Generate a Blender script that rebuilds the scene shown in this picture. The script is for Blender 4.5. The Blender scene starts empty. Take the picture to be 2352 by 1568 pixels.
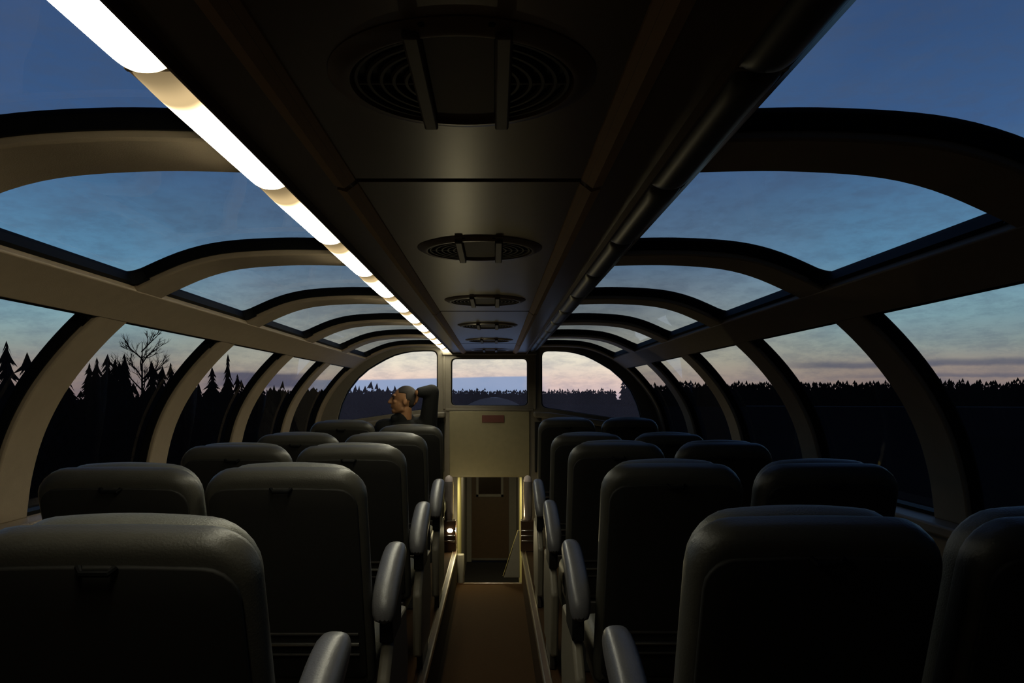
import bpy, bmesh, math, random
import numpy as np
from mathutils import Vector, Matrix

S = bpy.context.scene
COL = S.collection
R = math.radians
rnd = random.Random(7)

# ------------------------------------------------------------------ camera
EYE = 1.34
CX = 0.05
cam = bpy.data.cameras.new('camera')
cam.sensor_width = 36.0
cam.lens = 1829.0 / 2352.0 * 36.0
cam.shift_x = 39.0 / 2352.0
cam.shift_y = 128.0 / 2352.0
cam.clip_start = 0.02
cam.clip_end = 3000
camo = bpy.data.objects.new('camera', cam)
COL.objects.link(camo)
camo.location = (CX, 0, EYE)
camo.rotation_euler = (R(90), 0, 0)
S.camera = camo

# ------------------------------------------------------------------ view
S.view_settings.view_transform = 'Standard'
S.view_settings.look = 'None'
S.view_settings.gamma = 1.0
S.view_settings.use_curve_mapping = False
S.view_settings.exposure = 0.0

# light levels of the place
LAMP_L = 20.0          # radiance of the lit ceiling diffusers
STAIR_W = 6.5         # lamp in the stairwell, watts
SKY_GAIN = 1.18


# ------------------------------------------------------------------ node helpers
class NT:
    def __init__(s, tree):
        s.t = tree
    def new(s, kind, **kw):
        n = s.t.nodes.new(kind)
        for k, v in kw.items():
            setattr(n, k, v)
        return n
    def put(s, sock, v):
        if hasattr(v, 'is_linked') or isinstance(v, bpy.types.NodeSocket):
            s.t.links.new(v, sock)
        else:
            sock.default_value = v
    def m(s, op, a, b=None, c=None, clamp=False):
        n = s.new('ShaderNodeMath', operation=op)
        n.use_clamp = clamp
        s.put(n.inputs[0], a)
        if b is not None: s.put(n.inputs[1], b)
        if c is not None: s.put(n.inputs[2], c)
        return n.outputs[0]
    def smooth(s, v, a, b, lo=0.0, hi=1.0):
        n = s.new('ShaderNodeMapRange', interpolation_type='SMOOTHSTEP')
        s.put(n.inputs[0], v)
        n.inputs[1].default_value = a
        n.inputs[2].default_value = b
        n.inputs[3].default_value = lo
        n.inputs[4].default_value = hi
        return n.outputs[0]
    def ramp(s, v, stops):
        n = s.new('ShaderNodeValToRGB')
        cr = n.color_ramp
        while len(cr.elements) < len(stops):
            cr.elements.new(0.5)
        for e, (p, c) in zip(cr.elements, stops):
            e.position = p
            e.color = (c[0], c[1], c[2], 1)
        s.put(n.inputs[0], v)
        return n.outputs[0]
    def mix(s, f, a, b, mode='MIX'):
        n = s.new('ShaderNodeMix', data_type='RGBA', blend_type=mode)
        s.put(n.inputs[0], f)
        for sock, v in ((n.inputs[6], a), (n.inputs[7], b)):
            if isinstance(v, tuple): v = (v[0], v[1], v[2], 1)
            s.put(sock, v)
        return n.outputs[2]


# ------------------------------------------------------------------ sky (dusk)
w = bpy.data.worlds.new('dusk_sky')
S.world = w
w.use_nodes = True
w.node_tree.nodes.clear()
n = NT(w.node_tree)
tc = n.new('ShaderNodeTexCoord')
sep = n.new('ShaderNodeSeparateXYZ')
n.put(sep.inputs[0], tc.outputs['Generated'])
dx, dy, dz = sep.outputs
hl = n.m('SQRT', n.m('ADD', n.m('MULTIPLY', dx, dx), n.m('ADD', n.m('MULTIPLY', dy, dy), 1e-6)))
ca = n.m('DIVIDE', dy, hl)
sa = n.m('DIVIDE', dx, hl)
el = n.m('MAXIMUM', dz, 0.0)
side = n.ramp(el, [(0.0, (.50, .33, .32)), (.035, (.56, .44, .38)), (.06, (.50, .58, .55)), (.09, (.42, .66, .74)),
                   (.16, (.20, .46, .74)), (.28, (.085, .19, .44)), (.45, (.055, .125, .33)), (1.0, (.04, .10, .28))])
ahead = n.ramp(el, [(0.0, (.60, .46, .50)), (.02, (.86, .64, .55)), (.045, (.90, .82, .66)), (.09, (.64, .68, .66)),
                    (.16, (.26, .42, .64)), (.28, (.09, .20, .45)), (1.0, (.05, .12, .32))])
fa = n.smooth(ca, .90, .985)
sky = n.mix(fa, side, ahead)
# cloud mottling
nz = n.new('ShaderNodeTexNoise')
mp = n.new('ShaderNodeMapping')
mp.inputs['Scale'].default_value = (3.0, 2.0, 9.0)
n.put(mp.inputs[0], tc.outputs['Generated'])
n.put(nz.inputs['Vector'], mp.outputs[0])
nz.inputs['Scale'].default_value = 2.3
nz.inputs['Detail'].default_value = 6
cl = n.smooth(nz.outputs['Fac'], .42, .70)
sky = n.mix(n.m('MULTIPLY', cl, .22), sky, (.13, .19, .34))
nz4 = n.new('ShaderNodeTexNoise')
n.put(nz4.inputs['Vector'], mp.outputs[0])
nz4.inputs['Scale'].default_value = 9.0
nz4.inputs['Detail'].default_value = 9
nz4.inputs['Roughness'].default_value = .75
sky = n.mix(n.smooth(nz4.outputs['Fac'], .40, .66, 0.0, .30), sky, (.11, .15, .26))
# streaks near the horizon to the right, cloud bank straight ahead
nz2 = n.new('ShaderNodeTexNoise')
mp2 = n.new('ShaderNodeMapping')
mp2.inputs['Scale'].default_value = (5.0, 5.0, 5.0)
n.put(mp2.inputs[0], tc.outputs['Generated'])
n.put(nz2.inputs['Vector'], mp2.outputs[0])
nz2.inputs['Scale'].default_value = 3.0
nz2.inputs['Detail'].default_value = 5
wob = n.m('MULTIPLY', n.m('SUBTRACT', nz2.outputs['Fac'], .5), .012)
ew = n.m('ADD', dz, wob)
def band(lo, lo2, hi, hi2, v):
    return n.m('MULTIPLY', n.smooth(v, lo, lo2), n.smooth(v, hi, hi2, 1.0, 0.0))
# one long thin streak at about 2.3 degrees, a fainter one lower
k1 = n.m('MULTIPLY', band(.033, .037, .039, .045, ew), n.smooth(sa, .28, .40))
k2 = n.m('MULTIPLY', band(.022, .024, .025, .029, ew), n.smooth(sa, .36, .48))
k1 = n.m('MAXIMUM', k1, n.m('MULTIPLY', k2, .8))
sky = n.mix(n.m('MULTIPLY', k1, .62), sky, (.10, .13, .24))
bank = n.m('MULTIPLY', n.smooth(n.m('ADD', dz, n.m('MULTIPLY', n.smooth(sa, -.20, .05), -.005)), .020, .0225, 1.0, 0.0),
           n.m('MULTIPLY', n.smooth(sa, -.30, -.17), n.smooth(sa, .03, .075, 1.0, 0.0)))
sky = n.mix(n.m('MULTIPLY', bank, n.m('MULTIPLY', n.smooth(ca, .5, .9), .9)), sky, (.24, .34, .55))
k3 = n.m('MULTIPLY', band(.008, .014, .026, .031, ew), n.m('MULTIPLY', n.smooth(sa, -.36, -.31), n.smooth(sa, -.25, -.21, 1.0, 0.0)))
sky = n.mix(n.m('MULTIPLY', k3, n.m('MULTIPLY', n.smooth(ca, .5, .9), .8)), sky, (.10, .11, .22))
# behind the train and below the horizon the dusk is dark
back = n.smooth(ca, -.1, .80, .10, 1.0)
bg = n.new('ShaderNodeBackground')
n.put(bg.inputs[0], sky)
n.put(bg.inputs[1], n.m('MULTIPLY', back, SKY_GAIN))
wo = n.new('ShaderNodeOutputWorld')
n.put(wo.inputs[0], bg.outputs[0])


# ------------------------------------------------------------------ materials
def principled(name, col, rough=.6, metal=0.0, var=.12, vscale=20.0, bump=0.0, bscale=200.0, spec=.5, coat=0.0):
    m = bpy.data.materials.new(name)
    m.use_nodes = True
    t = NT(m.node_tree)
    b = m.node_tree.nodes['Principled BSDF']
    tc = t.new('ShaderNodeTexCoord')
    nz = t.new('ShaderNodeTexNoise')
    t.put(nz.inputs['Vector'], tc.outputs['Object'])
    nz.inputs['Scale'].default_value = vscale
    nz.inputs['Detail'].default_value = 4
    c0 = tuple(x * (1 - var) for x in col)
    c1 = tuple(min(1, x * (1 + var)) for x in col)
    t.put(b.inputs['Base Color'], t.mix(nz.outputs['Fac'], c0, c1))
    b.inputs['Roughness'].default_value = rough
    b.inputs['Metallic'].default_value = metal
    b.inputs['Specular IOR Level'].default_value = spec
    b.inputs['Coat Weight'].default_value = coat
    if bump:
        n2 = t.new('ShaderNodeTexNoise')
        t.put(n2.inputs['Vector'], tc.outputs['Object'])
        n2.inputs['Scale'].default_value = bscale
        n2.inputs['Detail'].default_value = 3
        bp = t.new('ShaderNodeBump')
        bp.inputs['Strength'].default_value = bump
        bp.inputs['Distance'].default_value = .004
        t.put(bp.inputs['Height'], n2.outputs['Fac'])
        t.put(b.inputs['Normal'], bp.outputs[0])
    return m


def glass_mat(name, tint, gloss=1.0, veil=0.0):
    m = bpy.data.materials.new(name)
    m.use_nodes = True
    m.node_tree.nodes.clear()
    t = NT(m.node_tree)
    tr = t.new('ShaderNodeBsdfTransparent')
    tc = t.new('ShaderNodeTexCoord')
    nz = t.new('ShaderNodeTexNoise')
    t.put(nz.inputs['Vector'], tc.outputs['Object'])
    nz.inputs['Scale'].default_value = 1.6
    nz.inputs['Detail'].default_value = 5
    c = t.mix(nz.outputs['Fac'], tuple(x * .93 for x in tint), tuple(min(1, x * 1.07) for x in tint))
    t.put(tr.inputs[0], c)
    gl = t.new('ShaderNodeBsdfGlossy')
    gl.inputs['Roughness'].default_value = .02
    fr = t.new('ShaderNodeFresnel')
    fr.inputs[0].default_value = 1.4
    mx = t.new('ShaderNodeMixShader')
    ge = t.new('ShaderNodeNewGeometry')
    t.put(mx.inputs[0], t.m('MULTIPLY', t.m('MULTIPLY', fr.outputs[0], gloss), t.m('SUBTRACT', 1.0, ge.outputs['Backfacing'])))
    t.put(mx.inputs[1], tr.outputs[0])
    t.put(mx.inputs[2], gl.outputs[0])
    out = mx.outputs[0]
    if veil:      # translucent veil added to the pane, hazes the dark land outside
        tl = t.new('ShaderNodeBsdfTranslucent')
        tl.inputs[0].default_value = (.95, .62, .55, 1)
        m2 = t.new('ShaderNodeMixShader')
        t.put(m2.inputs[0], t.m('MULTIPLY', veil, t.smooth(nz.outputs['Fac'], .2, .8, .7, 1.3)))
        t.put(m2.inputs[1], out)
        t.put(m2.inputs[2], tl.outputs[0])
        out = m2.outputs[0]
    o = t.new('ShaderNodeOutputMaterial')
    t.put(o.inputs[0], out)
    return m


def lamp_mat(name, length):
    """backlit ribbed diffuser: bright over the tube, dim and warm where the tube ends"""
    m = bpy.data.materials.new(name)
    m.use_nodes = True
    m.node_tree.nodes.clear()
    t = NT(m.node_tree)
    tc = t.new('ShaderNodeTexCoord')
    sp = t.new('ShaderNodeSeparateXYZ')
    t.put(sp.inputs[0], tc.outputs['Object'])
    v = t.m('DIVIDE', sp.outputs[1], length)
    f = t.m('MULTIPLY', t.smooth(v, .14, .34), t.smooth(v, .90, .985, 1.0, 0.0))
    g = t.m('MULTIPLY', t.smooth(v, 0.0, .12, .30, 1.0), t.smooth(v, .96, 1.0, 1.0, .5))
    col = t.mix(f, (1.0, .72, .36), (1.0, .97, .74))
    st = t.m('ADD', t.m('MULTIPLY', f, LAMP_L), t.m('MULTIPLY', g, .75))
    e = t.new('ShaderNodeEmission')
    t.put(e.inputs[0], col)
    t.put(e.inputs[1], st)
    o = t.new('ShaderNodeOutputMaterial')
    t.put(o.inputs[0], e.outputs[0])
    return m


def emit(name, col, st):
    m = bpy.data.materials.new(name)
    m.use_nodes = True
    m.node_tree.nodes.clear()
    t = NT(m.node_tree)
    e = t.new('ShaderNodeEmission')
    e.inputs[0].default_value = (*col, 1)
    e.inputs[1].default_value = st
    o = t.new('ShaderNodeOutputMaterial')
    t.put(o.inputs[0], e.outputs[0])
    return m


LAMP_LEN = .572
MAT = dict(
    liner=principled('painted_liner', (.285, .215, .138), .55, bump=.15, bscale=300),
    rubber=principled('window_rubber', (.003, .003, .003), .6, spec=.1),
    glass_side=glass_mat('tinted_side_glass', (.70, .72, .715), 1.0, .008),
    glass_end=glass_mat('clear_end_glass', (.98, .98, .96), .04, .06),
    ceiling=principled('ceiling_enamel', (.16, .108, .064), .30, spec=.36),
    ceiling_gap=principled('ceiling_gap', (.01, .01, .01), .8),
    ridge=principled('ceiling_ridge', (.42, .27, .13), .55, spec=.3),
    plate=principled('vent_plate', (.10, .070, .042), .55, spec=.2),
    vent=principled('vent_metal', (.045, .037, .028), .55, .3),
    vent_bar=principled('vent_bar', (.11, .09, .065), .5, .2),
    lamp=lamp_mat('lit_diffuser', LAMP_LEN),
    lamp_off=principled('unlit_diffuser', (.05, .047, .042), .38, spec=.5),
    lamp_end=principled('lamp_end_trim', (.22, .19, .13), .45),
    vinyl=principled('gray_green_vinyl', (.092, .09, .074), .42, bump=.35, bscale=260, var=.2, spec=.35),
    shell=principled('seat_shell', (.050, .047, .038), .42, bump=.2, spec=.3),
    panel=principled('seat_back_panel', (.016, .015, .013), .7, spec=.2),
    arm=principled('armrest_vinyl', (.092, .090, .094), .36, bump=.15, spec=.5),
    sidep=principled('seat_side_panel', (.13, .115, .085), .5, spec=.3),
    frame=principled('seat_frame_metal', (.05, .045, .04), .45, .6),
    chrome=principled('chrome', (.55, .52, .47), .22, 1.0, var=.05),
    alu=principled('aluminium_nosing', (.50, .44, .33), .30, 1.0, var=.1),
    carpet=principled('brown_carpet', (.036, .0175, .006), .95, bump=.6, bscale=500, var=.35, vscale=60, spec=.1),
    front=principled('front_wall_enamel', (.15, .128, .095), .5, bump=.12, bscale=250, spec=.3),
    bulk=principled('bulkhead_panel', (.235, .20, .115), .5, spec=.3, bump=.1),
    plaque=principled('red_plaque', (.10, .022, .012), .5),
    black=principled('black_recess', (.006, .006, .005), .6, spec=.2),
    wood=principled('dark_wood', (.055, .026, .010), .4, var=.4, vscale=12),
    door=principled('brown_door', (.075, .042, .016), .5, var=.2),
    grayp=principled('gray_enamel', (.20, .19, .155), .5),
    stair=principled('stair_wall_enamel', (.42, .38, .20), .5),
    whitep=principled('white_guard_panel', (.22, .205, .165), .45),
    dimglass=principled('dim_door_glass', (.03, .018, .01), .15),
    capm=principled('highlit_cap', (.80, .68, .66), .3),  # pale pink tone imitates the lamp highlight on the cap
    acrylic=principled('smoky_acrylic', (.60, .52, .50), .22, .7),
    ground=principled('dusk_field', (.010, .010, .011), .95, spec=0.0, var=.4, vscale=.05),
    forest=principled('forest_needles', (.018, .017, .017), .95, spec=0.0, var=.3),
    bark=principled('bark', (.018, .014, .011), .9, spec=0.0),
    water=principled('river_water', (.05, .055, .08), .35, spec=.5),
    steel=principled('stainless_steel', (.62, .60, .62), .32, 1.0, var=.05),
    roof=principled('train_roof', (.72, .64, .68), .42, 1.0),
    skin=principled('skin', (.34, .165, .075), .55, var=.1, vscale=40, spec=.3),
    hair=principled('short_dark_hair', (.035, .026, .018), .8, bump=.6, bscale=400),
    jacket=principled('black_jacket', (.010, .010, .009), .8, bump=.4, bscale=120, spec=.2),
    trousers=principled('dark_trousers', (.015, .015, .018), .85),
    shoe=principled('shoe_leather', (.012, .010, .008), .4),
    eye=principled('eye', (.03, .02, .015), .2),
)


# ------------------------------------------------------------------ mesh helpers
class MB:
    def __init__(s):
        s.v = []
        s.f = []
    def add(s, vs, fs):
        o = len(s.v)
        s.v += [tuple(p) for p in vs]
        s.f += [tuple(i + o for i in f) for f in fs]
        return s
    def box(s, x0, x1, y0, y1, z0, z1):
        vs = [(x, y, z) for z in (z0, z1) for y in (y0, y1) for x in (x0, x1)]
        return s.add(vs, [(0, 2, 3, 1), (4, 5, 7, 6), (0, 1, 5, 4), (2, 6, 7, 3), (0, 4, 6, 2), (1, 3, 7, 5)])
    def prism_y(s, pts, y0, y1):
        """closed (x,z) polygon extruded along y"""
        k = len(pts)
        vs = [(p[0], y0, p[1]) for p in pts] + [(p[0], y1, p[1]) for p in pts]
        fs = [(i, (i + 1) % k, (i + 1) % k + k, i + k) for i in range(k)]
        return s.add(vs, fs + [tuple(range(k))[::-1], tuple(range(k, 2 * k))])
    def prism_x(s, pts, x0, x1):
        k = len(pts)
        vs = [(x0, p[0], p[1]) for p in pts] + [(x1, p[0], p[1]) for p in pts]
        fs = [(i, (i + 1) % k, (i + 1) % k + k, i + k) for i in range(k)]
        return s.add(vs, fs + [tuple(range(k))[::-1], tuple(range(k, 2 * k))])
    def tube(s, pts, r, seg=10, cap=True):
        pts = [Vector(p) for p in pts]
        rs = r if isinstance(r, (list, tuple)) else [r] * len(pts)
        rings = []
        up = Vector((0, 0, 1))
        for i, p in enumerate(pts):
            a = pts[max(0, i - 1)]
            b = pts[min(len(pts) - 1, i + 1)]
            d = (b - a).normalized()
            u = d.cross(up if abs(d.z) < .9 else Vector((1, 0, 0))).normalized()
            v = d.cross(u).normalized()
            rings.append([p + (u * math.cos(2 * math.pi * k / seg) + v * math.sin(2 * math.pi * k / seg)) * rs[i] for k in range(seg)])
        vs = [q for ring in rings for q in ring]
        fs = [(i * seg + k, i * seg + (k + 1) % seg, (i + 1) * seg + (k + 1) % seg, (i + 1) * seg + k)
              for i in range(len(pts) - 1) for k in range(seg)]
        if cap:
            fs += [tuple(range(seg))[::-1], tuple(range((len(pts) - 1) * seg, len(pts) * seg))]
        return s.add(vs, fs)
    def lathe(s, c, prof, seg=24):
        """(r, z) profile turned about the vertical through c"""
        vs = []
        for r, z in prof:
            for k in range(seg):
                a = 2 * math.pi * k / seg
                vs.append((c[0] + r * math.cos(a), c[1] + r * math.sin(a), c[2] + z))
        fs = [(i * seg + k, i * seg + (k + 1) % seg, (i + 1) * seg + (k + 1) % seg, (i + 1) * seg + k)
              for i in range(len(prof) - 1) for k in range(seg)]
        fs += [tuple(range(seg))[::-1], tuple(range((len(prof) - 1) * seg, len(prof) * seg))]
        return s.add(vs, fs)
    def ball(s, c, r, u=16, v=10, rot=None):
        r = r if isinstance(r, (list, tuple)) else (r, r, r)
        vs, fs = [], []
        rm = rot or Matrix.Identity(3)
        def P(th, ph):
            p = Vector((r[0] * math.sin(th) * math.cos(ph), r[1] * math.sin(th) * math.sin(ph), r[2] * math.cos(th)))
            return Vector(c) + rm @ p
        vs.append(P(0, 0))
        for i in range(1, v):
            for k in range(u):
                vs.append(P(math.pi * i / v, 2 * math.pi * k / u))
        vs.append(P(math.pi, 0))
        for k in range(u):
            fs.append((0, 1 + k, 1 + (k + 1) % u))
            fs.append((len(vs) - 1, 1 + (v - 2) * u + (k + 1) % u, 1 + (v - 2) * u + k))
        for i in range(v - 2):
            for k in range(u):
                fs.append((1 + i * u + k, 1 + (i + 1) * u + k, 1 + (i + 1) * u + (k + 1) % u, 1 + i * u + (k + 1) % u))
        return s.add(vs, fs)
    def capsule(s, a, b, ra, rb, seg=14):
        a, b = Vector(a), Vector(b)
        d = (b - a)
        L = d.length
        d.normalize()
        pts, rs = [], []
        for t in (-1, -.8, -.5, 0):
            pts.append(a + d * ra * t * .999)
            rs.append(ra * math.sqrt(max(0, 1 - t * t)) + .0006)
        for t in (.25, .5, .75):
            pts.append(a + d * L * t)
            rs.append(ra + (rb - ra) * t)
        for t in (0, .5, .8, 1):
            pts.append(b + d * rb * t * .999)
            rs.append(rb * math.sqrt(max(0, 1 - t * t)) + .0006)
        return s.tube(pts, rs, seg)
    def xform(s, mat):
        s.v = [tuple(mat @ Vector(p)) for p in s.v]
        return s
    def build(s, name, mat, parent=None, smooth=True, bevel=0.0, bseg=2, angle=35):
        me = bpy.data.meshes.new(name)
        me.from_pydata(s.v, [], s.f)
        bm = bmesh.new()
        bm.from_mesh(me)
        bmesh.ops.recalc_face_normals(bm, faces=bm.faces)
        for e in bm.edges:
            if len(e.link_faces) == 2 and e.calc_face_angle(0) > R(angle):
                e.smooth = False
        for f in bm.faces:
            f.smooth = smooth
        bm.to_mesh(me)
        bm.free()
        me.materials.append(MAT[mat] if isinstance(mat, str) else mat)
        o = bpy.data.objects.new(name, me)
        COL.objects.link(o)
        if parent is not None:
            o.parent = parent
        if bevel:
            b = o.modifiers.new('edge', 'BEVEL')
            b.width = bevel
            b.segments = bseg
            b.limit_method = 'ANGLE'
            b.angle_limit = R(40)
        return o


def tag(o, label=None, cat=None, group=None, kind=None):
    if label: o['label'] = label
    if cat: o['category'] = cat
    if group: o['group'] = group
    if kind: o['kind'] = kind
    return o


def thing(name, loc, label, cat, group=None, rotz=0.0):
    o = bpy.data.objects.new(name, None)
    o.empty_display_size = .1
    COL.objects.link(o)
    o.location = loc
    o.rotation_euler = (0, 0, rotz)
    return tag(o, label, cat, group)


def copy_tree(o, parent=None):
    c = o.copy()
    COL.objects.link(c)
    if parent is not None:
        c.parent = parent
    for ch in list(o.children):
        copy_tree(ch, c)
    return c


def struct(o, label, cat):
    return tag(o, label, cat, kind='structure')


def slab(outline, depth, r, seg=4, yc=0.0, crown=0.0):
    """rounded cushion: (x,z) outline, thickness along y, edges rounded with radius r; returns verts, faces"""
    P = [Vector((p[0], p[1])) for p in outline]
    k = len(P)
    nr = []
    for i in range(k):
        d = (P[(i + 1) % k] - P[i - 1]).normalized()
        nr.append(Vector((d.y, -d.x)))
    cen = sum(P, Vector((0, 0))) / k
    rings = []
    st = []
    for j in range(seg + 1):
        a = math.pi / 2 * j / seg
        st.append((-depth / 2 + r * (1 - math.sin(a)), r * (1 - math.cos(a))))
    st = [(y, i) for (y, i) in st[::-1]]
    front = [(-depth / 2 + r * (1 - math.cos(math.pi / 2 * j / seg)), r * (1 - math.sin(math.pi / 2 * j / seg))) for j in range(seg + 1)]
    full = front + [(-y, i) for (y, i) in front[::-1]]
    for y, ins in full:
        rings.append([(p.x - q.x * ins, yc + y, p.y - q.y * ins) for p, q in zip(P, nr)])
    vs = [v for ring in rings for v in ring]
    m = len(rings)
    fs = [(i * k + j, i * k + (j + 1) % k, (i + 1) * k + (j + 1) % k, (i + 1) * k + j) for i in range(m - 1) for j in range(k)]
    # domed caps
    for base, sgn in ((0, -1), ((m - 1) * k, 1)):
        prev = list(range(base, base + k))
        for t in (.25, .55, .8):
            st_i = len(vs)
            for j in range(k):
                p = vs[base + j]
                vs.append((p[0] + (cen.x - p[0]) * t, p[1] + sgn * crown * math.sin(t * math.pi / 2), p[2] + (cen.y - p[2]) * t))
            cur = list(range(st_i, st_i + k))
            fs += [(prev[j], prev[(j + 1) % k], cur[(j + 1) % k], cur[j]) for j in range(k)]
            prev = cur
        fs.append(tuple(prev))
    return vs, fs


def rrect(x0, x1, z0, z1, r, seg=5, crown=0.0, rb=None):
    """rounded rectangle outline in (x,z), counter-clockwise; top edge may arch by crown"""
    rb = r if rb is None else rb
    pts = []
    for cx, cz, a0, rr in ((x1 - rb, z0 + rb, -90, rb), (x1 - r, z1 - r, 0, r), (x0 + r, z1 - r, 90, r), (x0 + rb, z0 + rb, 180, rb)):
        for j in range(seg + 1):
            a = R(a0 + 90 * j / seg)
            pts.append([cx + rr * math.cos(a), cz + rr * math.sin(a)])
        if a0 == 0:
            for j in range(1, 8):
                pts.append([x1 - r + (x0 - x1 + 2 * r) * j / 8, z1])
    xm, hw = (x0 + x1) / 2, (x1 - x0) / 2
    for p in pts:
        t = max(0, 1 - ((p[0] - xm) / hw) ** 2)
        zt = max(0, min(1, (p[1] - z0) / (z1 - z0) * 2 - 1))
        p[1] += crown * t * zt
    return [tuple(p) for p in pts]


# ------------------------------------------------------------------ dome cross-section
_P = np.array([(.452, .455), (.50, .4565), (.56, .458), (.63, .4585), (.755, .453), (.844, .444), (.913, .428), (.979, .405), (1.032, .380), (1.107, .3465),
               (1.170, .306), (1.229, .261), (1.290, .203), (1.346, .143), (1.396, .082), (1.429, .036), (1.461, -.013), (1.505, -.100), (1.534, -.178),
               (1.562, -.290), (1.577, -.42)])
_d = np.concatenate([[0], np.cumsum(np.hypot(*np.diff(_P, axis=0).T))])
for _ in range(1):
    s2 = np.linspace(0, _d[-1], 90)
    q = np.stack([np.interp(s2, _d, _P[:, 0]), np.interp(s2, _d, _P[:, 1])], 1)
    for _k in range(6):
        q[1:-1] = .25 * q[:-2] + .5 * q[1:-1] + .25 * q[2:]
PQ = q
PS = np.concatenate([[0], np.cumsum(np.hypot(*np.diff(PQ, axis=0).T))])
_tan = np.gradient(PQ, axis=0)
_tan /= np.hypot(_tan[:, 0], _tan[:, 1])[:, None]
PN = np.stack([-_tan[:, 1], _tan[:, 0]], 1)      # outward
SMAX = float(PS[-1])
def s_at(x): return float(np.interp(x, PQ[:, 0], PS))
S_B0, S_B1 = s_at(1.107), s_at(1.229)
def prof(s, off):
    x = np.interp(s, PS, PQ[:, 0]); z = np.interp(s, PS, PQ[:, 1])
    nx = np.interp(s, PS, PN[:, 0]); nz = np.interp(s, PS, PN[:, 1])
    return x + nx * off, z + nz * off + EYE


def band_(mb, side, s0, s1, y0, y1, o0, o1, step=.035):
    k = max(2, int(math.ceil((s1 - s0) / step)) + 1)
    vs, fs = [], []
    for i in range(k):
        s = s0 + (s1 - s0) * i / (k - 1)
        a = prof(s, o0); b = prof(s, o1)
        vs += [(side * a[0], y0, a[1]), (side * a[0], y1, a[1]), (side * b[0], y1, b[1]), (side * b[0], y0, b[1])]
    for i in range(k - 1):
        for j in range(4):
            fs.append((i * 4 + j, i * 4 + (j + 1) % 4, i * 4 + 4 + (j + 1) % 4, i * 4 + 4 + j))
    fs += [(0, 1, 2, 3), tuple((k - 1) * 4 + j for j in (3, 2, 1, 0))]
    mb.add(vs, fs)


def fillet(mb, side, s, y, ds, dy, r, o0, o1):
    """rounds the corner of a window opening: wedge between two edges meeting at (s, y)"""
    pts = [(s, y)]
    for j in range(7):
        a = math.pi / 2 * j / 6
        pts.append((s + ds * r * (1 - math.sin(a)), y + dy * r * (1 - math.cos(a))))
    vs = []
    for o in (o0, o1):
        for (ss, yy) in pts:
            p = prof(ss, o)
            vs.append((side * p[0], yy, p[1]))
    k = len(pts)
    fs = [(i, (i + 1) % k, (i + 1) % k + k, i + k) for i in range(k)] + [tuple(range(k)), tuple(range(k, 2 * k))[::-1]]
    mb.add(vs, fs)


PITCH = 1.15
FAR = [.47 + PITCH * k for k in range(-1, 6)]       # far edge of each rib
RW = .20
END = 7.27
BACK = -.55
ribs = [(f - RW, f) for f in FAR] + [(END - .14, END + .02)]
SIDE = {-1: 'left', 1: 'right'}
trim_no = 0
win_no = 0
for side in (-1, 1):
    for i, (y0, y1) in enumerate(ribs):
        mb = MB()
        band_(mb, side, 0, SMAX, y0, y1, 0.0, .022)
        trim_no += 1
        o = mb.build('trim_%d' % trim_no, 'liner', bevel=.006)
        struct(o, 'curved beige roof rib on the %s side between two dome windows' % SIDE[side], 'roof rib')
    # long beam between upper and lower windows
    mb = MB()
    band_(mb, side, S_B0, S_B1, BACK, END, -.002, .020)
    trim_no += 1
    struct(mb.build('trim_%d' % trim_no, 'liner', bevel=.005), 'long beige beam between upper and lower windows on the %s side' % SIDE[side], 'beam')
    # bays
    for i in range(len(ribs) - 1):
        y0, y1 = ribs[i][1], ribs[i + 1][0]
        for which, (sa_, sb_) in (('upper', (0.0, S_B0)), ('lower', (S_B1, SMAX))):
            win_no += 1
            mb = MB()
            band_(mb, side, sa_, sb_, y0 - .03, y1 + .03, .046, .052)
            g = mb.build('window_%d' % win_no, 'glass_side')
            struct(g, '%s curved tinted dome window on the %s side' % (which, SIDE[side]), 'window')
            gm = MB()
            band_(gm, side, sa_, sb_, y0 - .03, y0 + .008, .018, .056)
            band_(gm, side, sa_, sb_, y1 - .008, y1 + .03, .018, .056)
            band_(gm, side, sa_ - .0, sa_ + .02, y0, y1, .018, .056)
            band_(gm, side, sb_ - .014, sb_ + .004, y0, y1, .018, .056)
            rr = .045
            for (ss, ds) in ((sa_, 1), (sb_, -1)):
                if which == 'upper' and ds == 1: continue
                if which == 'lower' and ds == -1: continue
                for (yy, dyy) in ((y0, 1), (y1, -1)):
                    r2 = rr if yy == y1 else .02
                    fillet(gm, side, ss + ds * .012, yy + dyy * .007, ds, dyy, r2, .010, .056)
            gm.build('gasket', 'rubber', g, smooth=True)

# ------------------------------------------------------------------ lower walls, sill ledges, floor
SILL = EYE - .42
for side in (-1, 1):
    mb = MB()
    a = side * 1.577; b = side * 1.68
    mb.box(min(a, b), max(a, b), BACK, END, -.06, SILL)
    struct(mb.build('wall_%s' % SIDE[side], 'liner'), 'low beige wall under the %s windows' % SIDE[side], 'wall')
    mb = MB()
    a = side * 1.50; b = side * 1.66
    mb.box(min(a, b), max(a, b), BACK, END - .02, SILL - .035, SILL + .002)
    trim_no += 1
    struct(mb.build('trim_%d' % trim_no, 'liner', bevel=.008), 'window sill ledge along the %s wall' % SIDE[side], 'sill')

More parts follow.
